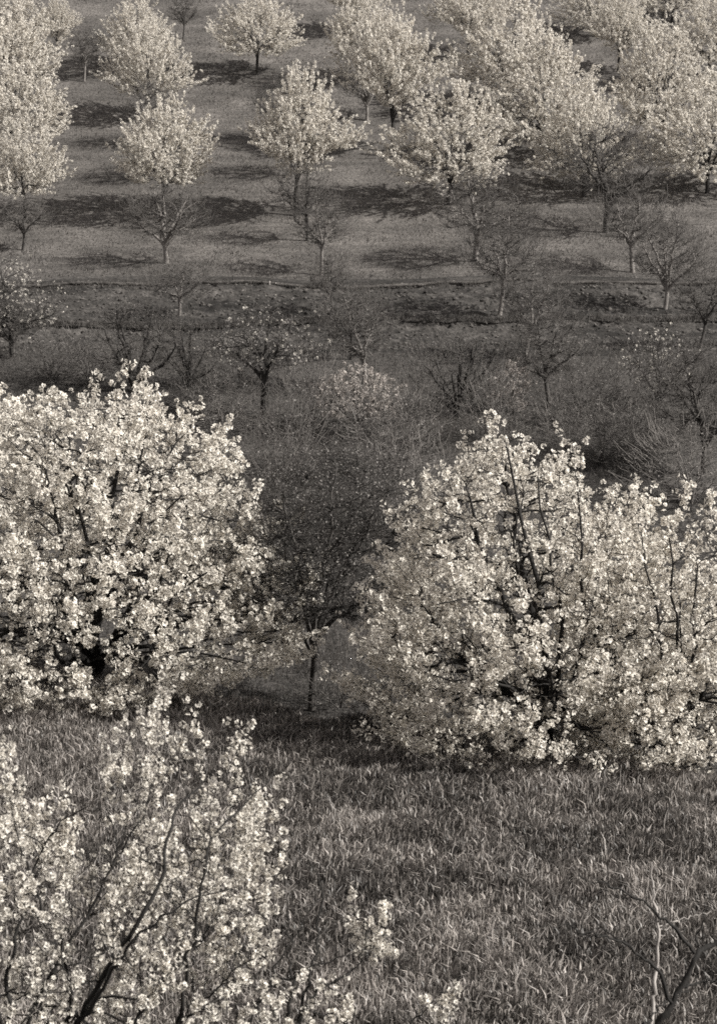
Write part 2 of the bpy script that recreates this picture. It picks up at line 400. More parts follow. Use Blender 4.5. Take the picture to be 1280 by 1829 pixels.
def build_wood(root, S, m_trunk, m_twig, sides=(10, 6, 4, 3), limb_parts=True, skip_trunk=False):
    if not skip_trunk:
        mesh_obj('trunk', *tubes(*S['trunk'], sides[0]), m_trunk, root, smooth=True)
    LP, LR = S['limb']
    for i in range(len(LP)):
        mesh_obj('limb', *tubes(LP[i:i + 1], LR[i:i + 1], sides[1]), m_trunk, root, smooth=True)
    mesh_obj('branchwork', *tubes(*S['branch'], sides[2]), m_trunk, root, smooth=True, kind='stuff')
    V, Q = tubes(*S['twig'], sides[3]); parts = [(V, Q)]
    if 'shoot' in S: parts.append(tubes(*S['shoot'], 3))
    mesh_obj('twig_growth', *join(parts), m_twig, root, kind='stuff')

def along(r, P, n, t0, t1=1.0):
    """random points on paths: positions and tangents"""
    B, k, _ = P.shape; L = np.linalg.norm(np.diff(P, axis=1), axis=-1).sum(1)
    b = r.choice(B, n, p=L / L.sum()); t = r.uniform(t0, t1, n) * (k - 1)
    i = np.minimum(t.astype(int), k - 2); f = (t - i)[:, None]
    A, C = P[b, i], P[b, i + 1]
    return A * (1 - f) + C * f, nrm(C - A)

def rosette(n_petal, R, cup, eye=0.22, dark=0.25, r=None):
    """a ring of petals round a dark eye; local +Z faces out"""
    V, Q, T = [], [], []
    for i in range(n_petal):
        a = 2 * np.pi * i / n_petal + (r.normal(0, 0.12) if r is not None else 0); w = np.pi / n_petal * 1.05
        R2 = R * (r.uniform(0.85, 1.12) if r is not None else 1); c2 = cup * (r.uniform(0.6, 1.4) if r is not None else 1)
        ring = [(eye * R, a, 0.0), (0.72 * R2, a - w, c2 * R * 0.7), (R2, a, c2 * R), (0.72 * R2, a + w, c2 * R * 0.7)]
        b = len(V); V += [(q * np.cos(t), q * np.sin(t), z) for q, t, z in ring]; Q.append([b, b + 1, b + 2, b + 3]); T += [0.72, 0.97, 1.0, 0.97]
    b = len(V); e = eye * R * 1.35
    V += [(e, 0, -.1 * R), (0, e, -.1 * R), (-e, 0, -.1 * R), (0, -e, -.1 * R)]; Q.append([b, b + 1, b + 2, b + 3]); T += [dark] * 4
    return np.array(V), np.array(Q), np.array(T)

def frames(N, r):
    a = np.where(np.abs(N[:, 2:3]) < 0.9, np.array([[0, 0, 1.0]]), np.array([[1.0, 0, 0]]))
    U = nrm(np.cross(a, N)); Wv = np.cross(N, U); t = r.uniform(0, 6.28, len(N))[:, None]
    U2 = U * np.cos(t) + Wv * np.sin(t); return np.stack([U2, np.cross(N, U2), N], -1)   # columns

def place(tmpl, pos, N, scale, r, tj=0.09):
    V, Q, T = tmpl; M = frames(N, r); n = len(pos)
    P = np.einsum('nij,vj->nvi', M, V) * scale[:, None, None] + pos[:, None]
    F = (Q[None] + (np.arange(n) * len(V))[:, None, None]).reshape(-1, Q.shape[1])
    tone = np.clip(T[None] - np.abs(r.normal(0, tj, n))[:, None], 0, 1)
    return P.reshape(-1, 3), F, tone.reshape(-1)

def cluster_tmpl(r, n_ros, R, Rc, petals=6):
    """a few rosettes round a twig tip, as one pompom"""
    Vs, Qs, Ts, off = [], [], [], 0
    d = nrm(r.normal(0, 1, (n_ros, 3)) + 1e-6)
    for it in range(40):                      # spread them
        D = d[:, None] - d[None]; q = (D ** 2).sum(-1) + np.eye(n_ros) * 9; d = nrm(d + 0.05 * (D / q[..., None] ** 1.5).sum(1))
    for i in range(n_ros):
        V, Q, T = rosette(petals, R * r.uniform(0.85, 1.15), r.uniform(0.2, 0.6), r=r)
        M = frames(d[i:i + 1], r)[0]; V = V @ M.T + d[i] * Rc
        Vs.append(V); Qs.append(Q + off); Ts.append(T); off += len(V)
    a = np.array([[.004, 0, 0], [0, .004, 0]]); sp, sq = [], []
    for i in range(n_ros):
        b = off + 4 * i; sp += [a[0], -a[0], d[i] * Rc * .98 - a[1], d[i] * Rc * .98 + a[1]]; sq.append([b, b + 1, b + 2, b + 3])
    return np.concatenate(Vs + [np.array(sp)]), np.concatenate(Qs + [np.array(sq)]), np.concatenate(Ts + [np.full(4 * n_ros, .2)])

def blossoms(root, S, seed, n, tmpl_fn, mat, t0=0.3, n_shoot=0, spread=0.05, smin=0.75, smax=1.3, n_single=0, cam_near=None, off=None, tj=0.09):
    """off: root location, used to single out the clusters nearest the camera as parts of their own"""
    r = rs(seed); tm = [tmpl_fn(r) for _ in range(6)]
    P, T = along(r, S['twig'][0], n, t0)
    if n_shoot:
        P2, T2 = along(r, S['shoot'][0], n_shoot, 0.0); P = np.concatenate([P, P2]); T = np.concatenate([T, T2])
    P = P + r.normal(0, spread, P.shape)
    N = nrm(r.normal(0, 1, P.shape) + T * 0.4); sc = r.uniform(smin, smax, len(P))
    if n_single:
        dist = np.linalg.norm(P + off, axis=1); sing = np.argsort(dist + r.uniform(0, 1.2, len(P)))[:n_single]
        mask = np.zeros(len(P), bool); mask[sing] = True
        protos = []
        for q in range(4):
            V, Q, Tn = tm[q]; o = mesh_obj('blossom_cluster', V, Q, mat, root, tone=Tn); protos.append(o)
        for j, idx in enumerate(sing):
            o = protos[j] if j < 4 else protos[j % 4].copy()
            if j >= 4: COL.objects.link(o); o.parent = root
            o.location = P[idx]; o.rotation_euler = r.uniform(0, 6.28, 3); s = sc[idx]; o.scale = (s, s, s)
        P, N, sc = P[~mask], N[~mask], sc[~mask]
    Vs, Qs, Ts, o_ = [], [], [], 0
    for q in range(6):
        s = slice(q, None, 6); V, Q, Tn = place(tm[q], P[s], N[s], sc[s], r, tj)
        Vs.append(V); Qs.append(Q + o_); Ts.append(Tn); o_ += len(V)
    mesh_obj('blossom', np.concatenate(Vs), np.concatenate(Qs), mat, root, tone=np.concatenate(Ts), kind='stuff')

def buds(root, S, seed, n, size, mat, name='bud'):
    r = rs(seed); P, T = along(r, S['twig'][0], n, 0.25)
    V = np.array([(0, -.5, 0), (.35, 0, .15), (0, .5, 0), (-.35, 0, .15)]) ; Q = np.array([[0, 1, 2, 3]])
    N = nrm(r.normal(0, 1, P.shape)); V, Q, T = place((V, Q, np.full(4, 1.0)), P + r.normal(0, size * .5, P.shape), N, size * r.uniform(.6, 1.4, n), r, 0.5)
    mesh_obj(name, V, Q, mat, root, tone=T, kind='stuff')

def root_at(name, loc, label, cat, group=None, rz=0.0, scale=None):
    o = bpy.data.objects.new(name, None); COL.objects.link(o); o.location = loc; o.rotation_euler = (0, 0, rz)
    o.empty_display_size = 0.3
    if scale: o.scale = scale
    o['label'] = label; o['category'] = cat
    if group: o['group'] = group
    return o
def copy_tree(src, loc, label, rz, scale, group=None):
    o = src.copy(); COL.objects.link(o); o.location = loc; o.rotation_euler = (0, 0, rz); o.scale = scale; o['label'] = label
    if group: o['group'] = group
    for ch in list(src.children):
        c = ch.copy(); COL.objects.link(c); c.parent = o
    return o
BIG = lambda r: cluster_tmpl(r, 3, 0.040, 0.034)
FARC = lambda r: cluster_tmpl(r, 3, 0.047, 0.028, 4)

# ---- three big blossoming trees along the meadow's edge
G_EDGE = 'big blossoming trees at the meadow edge'
def pxpath(pts, n):
    """pts: (px, py, depth) -> smooth 3-D polyline of n points"""
    a = np.array([at_depth(*q) for q in pts]); s = np.concatenate([[0], np.cumsum(np.linalg.norm(np.diff(a, axis=0), axis=1))]); t = np.linspace(0, s[-1], n)
    out = np.stack([np.interp(t, s, a[:, i]) for i in range(3)], -1)
    for _ in range(2): out[1:-1] = (out[:-2] + 2 * out[1:-1] + out[2:]) / 4
    return out
def stems(loc, paths, r0, r1):
    P = np.stack([pxpath(p, 11) for p in paths]) - np.array(loc); P[:, 1:-1] += rs(len(paths) + int(loc[1] * 7)).normal(0, 0.028, P[:, 1:-1].shape)
    return P, np.stack([np.linspace(a, b, 11) for a, b in zip(r0, r1)])
def big_tree(seed, loc, label, crown, trunk_h, trunk_r, n_limb, n_branch, n_twig, n_bl, n_sh, shoots, reach=0.85, single=200, lean0=(0, 0), extra=None):
    root = root_at('blossoming_cherry_tree', loc, label, 'tree', G_EDGE)
    S = skeleton(seed, crown, trunk_h, trunk_r, n_limb, n_branch, n_twig, reach, 0.008, shoots, 0.54, 0.5, 0.36, multi=True, lean0=lean0, twig_n=5, extra=extra, shoot_up=0.85)
    build_wood(root, S, M_BARKBLACK, M_BARK)
    blossoms(root, S, seed + 1, n_bl, BIG, M_PETAL, 0.35, n_sh, 0.06, n_single=single, off=np.array(loc))
    return root
pL = at_depth(170, 1200, 44.0); pL[2] = float(ground(pL[0], pL[1]))
big_tree(101, pL, 'broad dome of white blossom with dark forked limbs, left of the bare tree', Crown(5.5, [0.55, 1.0, 1.8, 2.7, 3.6, 4.5, 5.2], [3.1, 3.95, 3.9, 3.45, 2.9, 2.2, 1.3], (-.4, 0), 1, 0.05),
         0.85, 0.17, 9, 260, 2700, 9800, 3400, 320,
         extra=stems(pL, [[(172, 1185, 43.8), (168, 1040, 42.2), (150, 950, 41.6), (137, 850, 41.2)], [(160, 1170, 43.7), (115, 1000, 41.9), (88, 880, 41.5), (80, 800, 41.5)],
                          [(185, 1180, 43.7), (295, 1115, 41.6), (303, 1055, 41.0), (370, 1022, 40.7)], [(180, 1180, 43.8), (245, 1060, 42.0), (268, 925, 41.4), (325, 885, 41.2)],
                          [(165, 1185, 43.6), (250, 1160, 41.3), (340, 1165, 40.7), (440, 1185, 40.6)]], [.075, .055, .055, .05, .045], [.016, .012, .012, .012, .01]))
pA = at_depth(978, 1345, 39.8); pA[2] = float(ground(pA[0], pA[1]))
big_tree(102, pA, 'tall white blossoming tree with spiky top, right of the bare tree in the dip', Crown(5.7, [0.6, 1.0, 1.8, 2.7, 3.7, 4.6, 5.5], [2.2, 2.85, 2.9, 2.55, 2.0, 1.35, 0.4], (-.7, 0), 8, 0.08),
         0.65, 0.15, 9, 220, 2000, 6200, 2900, 310,
         extra=stems(pA, [[(982, 1335, 39.6), (970, 1150, 38.2), (960, 1030, 37.6), (925, 930, 37.5), (905, 800, 37.8)], [(985, 1335, 39.6), (1003, 1110, 38.0), (985, 980, 37.5), (960, 850, 37.6)],
                          [(975, 1335, 39.5), (940, 1240, 38.0), (850, 1215, 37.3), (770, 1205, 37.0)], [(990, 1335, 39.6), (1045, 1130, 38.0), (1038, 960, 37.7), (1030, 860, 37.8)],
                          [(975, 1330, 39.5), (930, 1090, 37.8), (850, 1060, 37.2), (780, 1080, 37.0)]], [.07, .055, .045, .05, .045], [.014, .012, .01, .012, .01]))
pB = at_depth(1225, 1370, 39.4); pB[2] = float(ground(pB[0], pB[1]))
big_tree(103, pB, 'greyer blossoming tree with straight upright stems, cut by the right photo edge', Crown(4.95, [0.45, .9, 1.7, 2.6, 3.5, 4.2, 4.65], [1.7, 2.1, 2.2, 2.1, 1.85, 1.45, 0.8], (-.2, 0), 3, 0.06),
         0.5, 0.10, 5, 130, 1200, 3300, 1900, 200, reach=0.6, single=120,
         extra=stems(pB, [[(1225, 1360, 39.2), (1217, 1240, 38.2), (1206, 1120, 37.7), (1195, 960, 37.5)], [(1222, 1360, 39.2), (1188, 1230, 38.0), (1170, 1110, 37.7), (1146, 960, 37.6)],
                          [(1214, 1200, 38.0), (1211, 1152, 37.7), (1255, 1120, 37.5), (1330, 1060, 37.5)], [(1225, 1360, 39.2), (1165, 1310, 37.9), (1150, 1240, 37.7), (1110, 1200, 37.5)],
                          [(1228, 1360, 39.2), (1270, 1180, 38.5), (1290, 1040, 38.4), (1295, 960, 38.6)]], [.05, .045, .03, .04, .045], [.012, .01, .01, .01, .012]))

# ---- the bare budding tree in the dip between them
pM, dM = on_ground(557, 1270, 41.0)
rM = root_at('budding_tree', pM, 'bare budding tree with slim straight trunk between the two white trees', 'tree')
SM = skeleton(104, Crown(5.0, [1.85, 2.2, 2.8, 3.5, 4.2, 4.85], [1.2, 1.85, 2.25, 2.2, 1.7, 0.7], (0.6, 0), 4, 0.08), 1.3, 0.075, 8, 190, 9500, 0.9, 0.006, 300, 0.35, 0.6, 0.5, lean0=(0.03, 0), limb_f=0.8,
              extra=stems(pM, [[(558, 1150, 43.0), (585, 1075, 42.9), (625, 985, 42.7), (690, 880, 42.6)], [(557, 1150, 43.0), (545, 1070, 42.8), (528, 985, 42.5), (505, 880, 42.4)], [(558, 1150, 43.0), (568, 1060, 42.7), (590, 960, 42.4), (600, 850, 42.3)]], [.045, .04, .04], [.012, .012, .012]))
build_wood(rM, SM, M_BARKMID, M_TWIGDARK); buds(rM, SM, 105, 14000, 0.04, M_BUD)

# ---- variants: unit trees built once, moved to their first spot, then copied
def far_flower(seed, shape):
    root = root_at('orchard_tree', (0, 0, -500), '', 'tree')
    if shape == 'dome': c = Crown(4.4, [1.3, 1.6, 2.2, 2.9, 3.6, 4.2], [1.2, 1.7, 1.8, 1.6, 1.1, .3], (0, 0), seed, 0.24)
    elif shape == 'vase': c = Crown(4.7, [1.5, 2.0, 2.5, 3.2, 4.0, 4.5], [.4, 1.1, 1.75, 1.4, .7, .2], (0, 0), seed, 0.26)
    else: c = Crown(4.6, [.9, 1.3, 2.0, 2.9, 3.7, 4.3], [1.2, 1.7, 1.85, 1.45, .9, .35], (0, 0), seed, 0.24)
    S = skeleton(seed, c, 1.35 if shape != 'low' else 0.9, 0.085, 7, 80, 620, 0.82, 0.009, 420, 0.72, 0.6, 0.42, shoot_up=0.3)
    build_wood(root, S, M_BARK, M_TWIG, (7, 5, 3, 3))
    blossoms(root, S, seed + 7, 1700, FARC, M_PETALFAR, 0.35, 4300, 0.02, 0.6, 1.05)
    return root, 4.95, 4.35
def bare(seed, kind):
    root = root_at('bare_orchard_tree', (0, 0, -500), '', 'tree')
    if kind == 'slim':
        c = Crown(3.8, [1.3, 1.7, 2.4, 3.1, 3.7], [.4, .9, 1.15, .95, .3], (0, 0), seed, 0.18); S = skeleton(seed, c, 1.35, 0.066, 5, 30, 1000, 0.9, 0.0075, 200, 0.55, 0.6, 0.6, lean0=(.1, 0), shoot_up=0.9, limb_f=1.6)
    elif kind == 'wide':
        c = Crown(4.0, [1.4, 1.8, 2.4, 3.2, 3.9], [.9, 1.5, 1.7, 1.35, .4], (0, 0), seed, 0.18); S = skeleton(seed, c, 1.2, 0.1, 7, 48, 1500, 0.9, 0.0075, 280, 0.55, 0.6, 0.6, shoot_up=0.9, limb_f=1.5)
    else:   # many stems from the ground
        c = Crown(3.6, [.7, 1.2, 2.0, 2.8, 3.5], [1.0, 1.5, 1.75, 1.5, .6], (0, 0), seed, 0.16); S = skeleton(seed, c, 0.35, 0.10, 11, 55, 1100, 0.9, 0.0075, 240, 0.6, 0.6, 0.6, multi=True, shoot_up=0.9, limb_f=1.9)
    build_wood(root, S, M_BARKASH if seed in (339, 313) else M_BARKMID if kind != 'stems' else M_BARK, M_TWIG, (7, 5, 3, 3)); buds(root, S, seed + 3, 500, 0.045, M_BUD)
    return root, {'slim': 4.05, 'wide': 4.3, 'stems': 3.9}[kind], {'slim': 2.3, 'wide': 3.4, 'stems': 3.5}[kind]

PROTO = {}
LEAN = {(549, 430): -0.15, (935, 642): 0.13, (1248, 622): 0.10}
def put(key, px, py, hpx, wpx, label, group, rz, dmin=60.0, depth=None):
    """stand a tree with its foot at pixel px,py of the photo, hpx tall and wpx wide there"""
    p, d = on_ground(px, py, dmin)
    m, H0, W0 = PROTO[key]['root'], PROTO[key]['H'], PROTO[key]['W']
    sz = hpx * d / FPX / H0 / 0.985; sx = wpx * d / FPX / W0
    loc = (p[0], p[1], p[2] - 0.05); tx, ty = rs(int(px * 7 + py)).normal(0, 0.045, 2)
    if (px, py) in LEAN: tx, ty, rz = 0.0, LEAN[(px, py)], 0.0
    if not PROTO[key]['used']:
        PROTO[key]['used'] = True; m.location = loc; m.rotation_euler = (tx, ty, rz); m.scale = (sx, sx, sz); m['label'] = label; m['group'] = group; return m
    o = copy_tree(m, loc, label, rz, (sx, sx, sz), group); o.rotation_euler = (tx, ty, rz); return o
def proto(key, t): PROTO[key] = dict(root=t[0], H=t[1], W=t[2], used=False)
for i, sh in enumerate(['dome', 'vase', 'low', 'dome', 'low', 'vase']): proto('f%d' % i, far_flower(200 + 11 * i, sh))
for i, kd in enumerate(['slim', 'wide', 'stems', 'slim', 'wide', 'stems']): proto('b%d' % i, bare(300 + 13 * i, kd))

GF = 'blossoming orchard trees on the far slope'
FAR = [  # proto, foot x, foot y, height, width, label
    ('f0', 290, 385, 225, 185, 'round white tree on a bare trunk, alone left of the fan-shaped tree'),
    ('f1', 526, 385, 265, 195, 'fan-shaped white tree with pointed top, standing clear in the upper middle'),
    ('f2', 800, 365, 235, 220, 'dense white tree with dark fork showing low, right of the fan-shaped tree'),
    ('f3', 45, 395, 200, 165, 'pale tree at the left photo edge, lowest of the column there'),
    ('f4', 1042, 352, 222, 190, 'white tree on a thin trunk above the dense twiggy tree, right of centre'),
    ('f4', 1262, 345, 235, 230, 'white tree at the right photo edge, lowest of the column there'),
    ('f5', 700, 270, 260, 190, 'tall white tree just behind the dense tree with the dark fork'),
    ('f0', 35, 290, 190, 190, 'pale tree at the left photo edge, second up its column'),
    ('f3', 266, 220, 195, 150, 'white tree with straggly lower branches above the round one on a trunk'),
    ('f0', 460, 133, 155, 155, 'small white tree with a short bare trunk at the top, left of centre'),
    ('f2', 975, 290, 250, 215, 'broad white tree filling the middle of the third column from the right'),
    ('f2', 1185, 265, 240, 185, 'white dome tree with bright peak in the column second from right edge'),
    ('f5', 25, 215, 195, 200, 'pale feathery tree at the left photo edge, third up its column'),
    ('f4', 905, 195, 225, 195, 'white tree high in the long diagonal column right of centre'),
    ('f1', 1103, 128, 140, 140, 'small feathery tree with visible thin trunk near the top right'),
    ('f3', 640, 150, 170, 130, 'white tree at the top edge between the diagonal rows'),
    ('f4', 245, 120, 135, 135, 'white tree at the top edge above the straggly one'),
    ('f1', 102, 96, 100, 85, 'small pale tree with thin trunk near the top left corner'),
    ('f0', 1265, 150, 160, 160, 'pale tree in the top right corner'),
    ('f5', 835, 105, 150, 150, 'pale tree cut by the top edge, top of the long diagonal column'),
    ('f2', 1060, 65, 120, 140, 'pale tree cut by the top edge, right of the long diagonal column'),
    ('f3', 15, 110, 150, 150, 'pale tree in the top left corner'),
    ('f1', 640, 62, 130, 130, 'crown tips cut by the top edge left of the diagonal column'),
    ('f2', 1200, 40, 130, 140, 'pale crown cut by the top edge near the right corner'),
]
for i, (k, x, y, h, w, lb) in enumerate(FAR): put(k, x, y, h, w, lb, GF, i * 2.4 + 0.3)

GB = 'bare orchard trees on the lower far slope'
BARE = [
    ('b0', 40, 447, 110, 110, 'small bare tree below the left edge column of blossom'),
    ('b1', 298, 470, 160, 170, 'bare tree whose wispy crown stands under the round white tree'),
    ('b0', 549, 430, 155, 130, 'bare tree with dark leaning trunk below the fan-shaped tree'),
    ('b3', 573, 492, 170, 120, 'bare tree with forked trunk just in front of the dark leaning trunk'),
    ('b0', 594, 560, 120, 80, 'very thin bare sapling in the tilled terrace, centre'),
    ('b1', 848, 467, 175, 190, 'wide bare tree below the dense white tree with dark fork'),
    ('b3', 890, 566, 215, 160, 'tall bare tree with pale forked trunk on the terrace edge'),
    ('b4', 1082, 415, 210, 210, 'dense twiggy bare tree below the broad white tree'),
    ('b3', 1130, 486, 165, 160, 'bare tree with clear V fork right of the dense twiggy tree'),
    ('b1', 1187, 556, 185, 150, 'bare tree with pale upright trunk on the tilled terrace at right'),
    ('b0', 1248, 622, 160, 120, 'bare tree with right-leaning trunk on the terrace near the right edge'),
    ('b3', 935, 642, 190, 150, 'bare tree leaning to the right below the ledge, centre right'),
    ('b0', 628, 642, 150, 120, 'thin bare tree with straight trunk behind the blossom-veiled bush'),
    ('b3', 656, 700, 205, 140, 'bare tree with high V fork rising out of the blossom-veiled bush'),
    ('b0', 980, 728, 190, 160, 'bare tree with dark upright trunk standing on the grassy patch, right'),
    ('b3', 150, 145, 110, 70, 'thin bare tree near the top left corner'),
    ('b0', 327, 70, 90, 60, 'thin dark trunk cut by the top edge, left of centre'),
    ('b4', 1258, 850, 270, 200, 'bare tree with several dark stems at the right photo edge'),
    ('b2', 245, 700, 185, 165, 'bare many-stemmed tree behind the big dome of blossom'),
    ('b3', 318, 570, 120, 120, 'bare tree with dark fork above the many-stemmed one'),
    ('b5', 340, 692, 140, 120, 'low bare bush just right of the many-stemmed tree'),
    ('b5', 822, 745, 170, 195, 'bare many-stemmed tree with arching branches, centre right'),
    ('b1', 272, 262, 130, 110, 'bare tree half hidden behind the top of the round white tree'), ('b1', 284, 322, 130, 120, 'bare tree hidden behind the middle of the round white tree'),
    ('b1', 498, 250, 130, 110, 'bare tree half hidden behind the peak of the fan-shaped tree'), ('b1', 522, 314, 130, 120, 'bare tree hidden behind the fan-shaped tree'),
    ('b1', 655, 215, 130, 110, 'bare tree half hidden behind the left side of the tall white tree'), ('b1', 872, 265, 130, 110, 'bare tree between the two dense diagonal columns of blossom'),
    ('b4', 25, 640, 130, 130, 'bare twiggy tree at the left photo edge above the blossom dome'),
]
for i, (k, x, y, h, w, lb) in enumerate(BARE): put(k, x, y, h, w, lb, GB, i * 1.9 + 0.7, dmin=52.0)

# trees with a thin scatter of blossom
def sparse(seed, loc, label, crown, trunk_h, trunk_r, n_limb, n_branch, n_twig, n_bl, tone_mat, multi=False, bud=1500, bark_m=None):
    root = root_at('sparse_blossoming_tree', loc, label, 'tree', 'half blossoming trees in the valley')
    S = skeleton(seed, crown, trunk_h, trunk_r, n_limb, n_branch, n_twig, 0.85, 0.0065, 60, 0.3, 0.55, 0.5, multi=multi)
    build_wood(root, S, bark_m or M_BARK, M_TWIG, (8, 6, 3, 3))
    blossoms(root, S, seed + 5, n_bl, FARC, tone_mat, 0.4, 30, 0.04, 0.35, 0.75, tj=0.3)
    if bud: buds(root, S, seed + 6, bud, 0.05, M_BUD)
    return root
p, d = on_ground(472, 745, 52); u = d / FPX
sparse(401, p, 'spreading bare tree with thick dark trunk and scattered blossom, behind the gap', Crown(215 * u, [90 * u, 120 * u, 160 * u, 205 * u], [60 * u, 115 * u, 90 * u, 25 * u], (0, 0), 41, 0.2), 85 * u, 0.13, 8, 70, 900, 110, M_PETALFAR)
p, d = on_ground(640, 775, 52); u = d / FPX
sparse(402, p, 'low bush veiled in pale dull blossom, above the budding tree', Crown(130 * u, [35 * u, 60 * u, 90 * u, 125 * u], [70 * u, 88 * u, 78 * u, 25 * u], (0, 0), 42, 0.15), 25 * u, 0.06, 8, 70, 900, 1300, M_PETALDIM, True, bud=0)
p, d = on_ground(22, 640, 52); u = d / FPX
sparse(403, p, 'thinly blossoming tree at the left photo edge above the big dome', Crown(200 * u, [50 * u, 80 * u, 130 * u, 190 * u], [70 * u, 100 * u, 85 * u, 20 * u], (0, 0), 43, 0.18), 50 * u, 0.07, 7, 70, 800, 420, M_PETALFAR)
p, d = on_ground(915, 740, 52); u = d / FPX
sparse(404, p, 'small faintly blossoming bush beside the spiky top of the white tree', Crown(100 * u, [15 * u, 40 * u, 70 * u, 95 * u], [30 * u, 42 * u, 38 * u, 12 * u], (0, 0), 44, 0.18), 12 * u, 0.035, 6, 40, 450, 420, M_PETALDIM, True, bud=0)

p, d = on_ground(1172, 770, 52); u = d / FPX
sparse(405, p, 'bare tree with a few pale blossoms on its upper twigs, right', Crown(190 * u, [70 * u, 100 * u, 140 * u, 185 * u], [25 * u, 60 * u, 75 * u, 30 * u], (0, 0), 45, 0.2), 75 * u, 0.06, 6, 40, 700, 90, M_PETALFAR, bark_m=M_BARKMID)

# ---- thicket shrubs on the valley floor
def shrub(seed, pale):
    root = root_at('bare_shrub', (0, 0, -500), '', 'shrub')
    c = Crown(1.9, [.15, .4, .9, 1.4, 1.85], [.5, .85, .95, .75, .35], (0, 0), seed, 0.2)
    S = skeleton(seed, c, 0.12, 0.03, 12, 60, 1100, 0.85, 0.006, 170, 0.4, 0.6, 0.6, multi=True)
    build_wood(root, S, M_TWIGPALE if pale else M_TWIG, M_TWIGPALE if pale else M_TWIG, (6, 4, 3, 3)); buds(root, S, seed + 1, 500, 0.04, M_BUD)
    return root, 2.0, 1.8
for i in range(4): proto('s%d' % i, shrub(500 + 7 * i, i % 2 == 0))
SHR = [(1010, 800, 'pale-stemmed shrub behind the spiky top of the white tree'), (1075, 830, 'pale-stemmed shrub left of the tree with a few pale blossoms'),
       (1130, 820, 'tangled shrub at the foot of the tree with a few pale blossoms'), (1190, 800, 'upright shrub right of the tree with a few pale blossoms'), (1235, 900, 'dark shrub below the several-stemmed tree at right'),
       (1030, 760, 'low shrub at the foot of the dark-trunked tree on the grassy patch'), (880, 790, 'shrub under the arching many-stemmed tree'), (760, 800, 'shrub left of the arching many-stemmed tree'),
       (700, 850, 'tangled shrub behind the budding tree, right side'), (545, 850, 'tangled shrub behind the budding tree, left side'), (400, 770, 'shrub with thin pale shoots right of the big dome top'),
       (430, 690, 'scrubby bush left of the thick dark trunk'), (560, 760, 'scrubby bush right of the thick dark trunk'), (320, 740, 'scrubby bush behind the shoulder of the big dome'),
       (500, 900, 'dark tangle beside the right flank of the big dome'), (640, 960, 'dark tangle right behind the trunk fork of the budding tree'), (730, 930, 'dark tangle beside the left flank of the spiky white tree'),
       (90, 680, 'scrubby bush peeking over the big dome at the left'), (160, 690, 'scrubby bush left of the many-stemmed tree'), (610, 1265, 'low dark bramble right of the budding tree trunk'),
       (680, 1300, 'low dark bramble under the left branches of the spiky white tree'), (1110, 735, 'low bush on the grassy patch at right')]
for i, (x, y, lb) in enumerate(SHR):
    r = rs(900 + i); put('s%d' % (i % 4), x, y, r.uniform(95, 140) * (1.5 if 840 < y < 1000 else 1), r.uniform(120, 180) * (1.35 if 840 < y < 1000 else 1), lb, 'bare shrubs in the valley', r.uniform(0, 6), dmin=41.0)

# two small pale stakes at the terrace edge
for x, y, hh, lb in ((481, 514, 20, 'short pale stake at the terrace edge, taller of the pair'), (492, 514, 14, 'short pale stake at the terrace edge, shorter of the pair')):
    p, d = on_ground(x, y, 60); h = hh * d / FPX * 0.6
    P = np.array([[[0, 0, -.3], [0.005, 0, h * .5], [0.01, 0, h], [0.01, 0, h + .01]]]); R = np.array([[.028, .026, .025, .004]])
    o = mesh_obj('stake', *tubes(P, R, 6), M_BARKPALE); o.location = p; o['label'] = lb; o['category'] = 'stake'; o['group'] = 'stakes at the terrace edge'

# ----------------------------------------------------------------- foreground: plum bush and bare saplings
class Spray:
    """a crown made of overlapping lobes (foreground bush)"""
    def __init__(s, lobes, H): s.l, s.H, s.hs = lobes, H, [0, H]; s.w = np.array([l[4] for l in lobes]); s.w = s.w / s.w.sum()
    def axis(s, h): return np.zeros((len(h), 2))
    def sample(s, r, n, shell):
        k = r.choice(len(s.l), n, p=s.w); d = nrm(r.normal(0, 1, (n, 3))) * (r.uniform(0, 1, n) ** 0.4)[:, None]
        c = np.array([at_depth(l[0], l[1], l[5]) for l in s.l]); rad = np.array([[l[2] * l[5] / FPX, l[6], l[3] * l[5] / FPX] for l in s.l])
        return c[k] + d * rad[k] - s.base, np.linalg.norm(d, axis=1)
def fg_bush(name, seed, base, lobes, paths, rad, label, cat, trunk_pts, trunk_r, n_branch, n_twig, n_fl, n_sh, shoots, bark_m, group=None, up=0.9, single=0, sl=0.22, twr=0.0035):
    base = np.array(base); root = root_at(name, base, label, cat, group)
    q_ = rs(seed + 40); LP = np.stack([pxpath(p, 26) for p in paths]) - base; LP[:, 1:-1] += q_.normal(0, 0.011, LP[:, 1:-1].shape)
    LR = np.array([[a + (b - a) * t for t in np.linspace(0, 1, 26)] for a, b in rad]) * q_.uniform(0.85, 1.2, LP.shape[:2])
    tr = pxpath(trunk_pts, 9) if trunk_pts is not None else None
    tr = np.vstack([base + np.array([0, 0, -.3]), tr]) - base
    c = Spray(lobes, 3.0); c.base = base
    S = skeleton(seed, c, 0, trunk_r, 0, n_branch, n_twig, 0, twr, shoots, sl, limbs=(LP, LR), trunk=tr, shoot_up=up, twig_n=5)
    S['branch'] = (S['branch'][0], np.minimum(S['branch'][1], 0.011))
    build_wood(root, S, bark_m, bark_m, (10, 8, 5, 4))
    if n_fl:
        PL = lambda r: cluster_tmpl(r, 3, 0.0205, 0.017, 5)
        blossoms(root, S, seed + 2, n_fl, PL, M_PETAL, 0.15, n_sh, 0.012, 0.75, 1.25, n_single=single, off=base, tj=0.1)
    return root
bx = at_depth(60, 1900, 18.0); gb = (bx[0], bx[1] - 0.6, float(ground(bx[0], bx[1] - 0.6)))
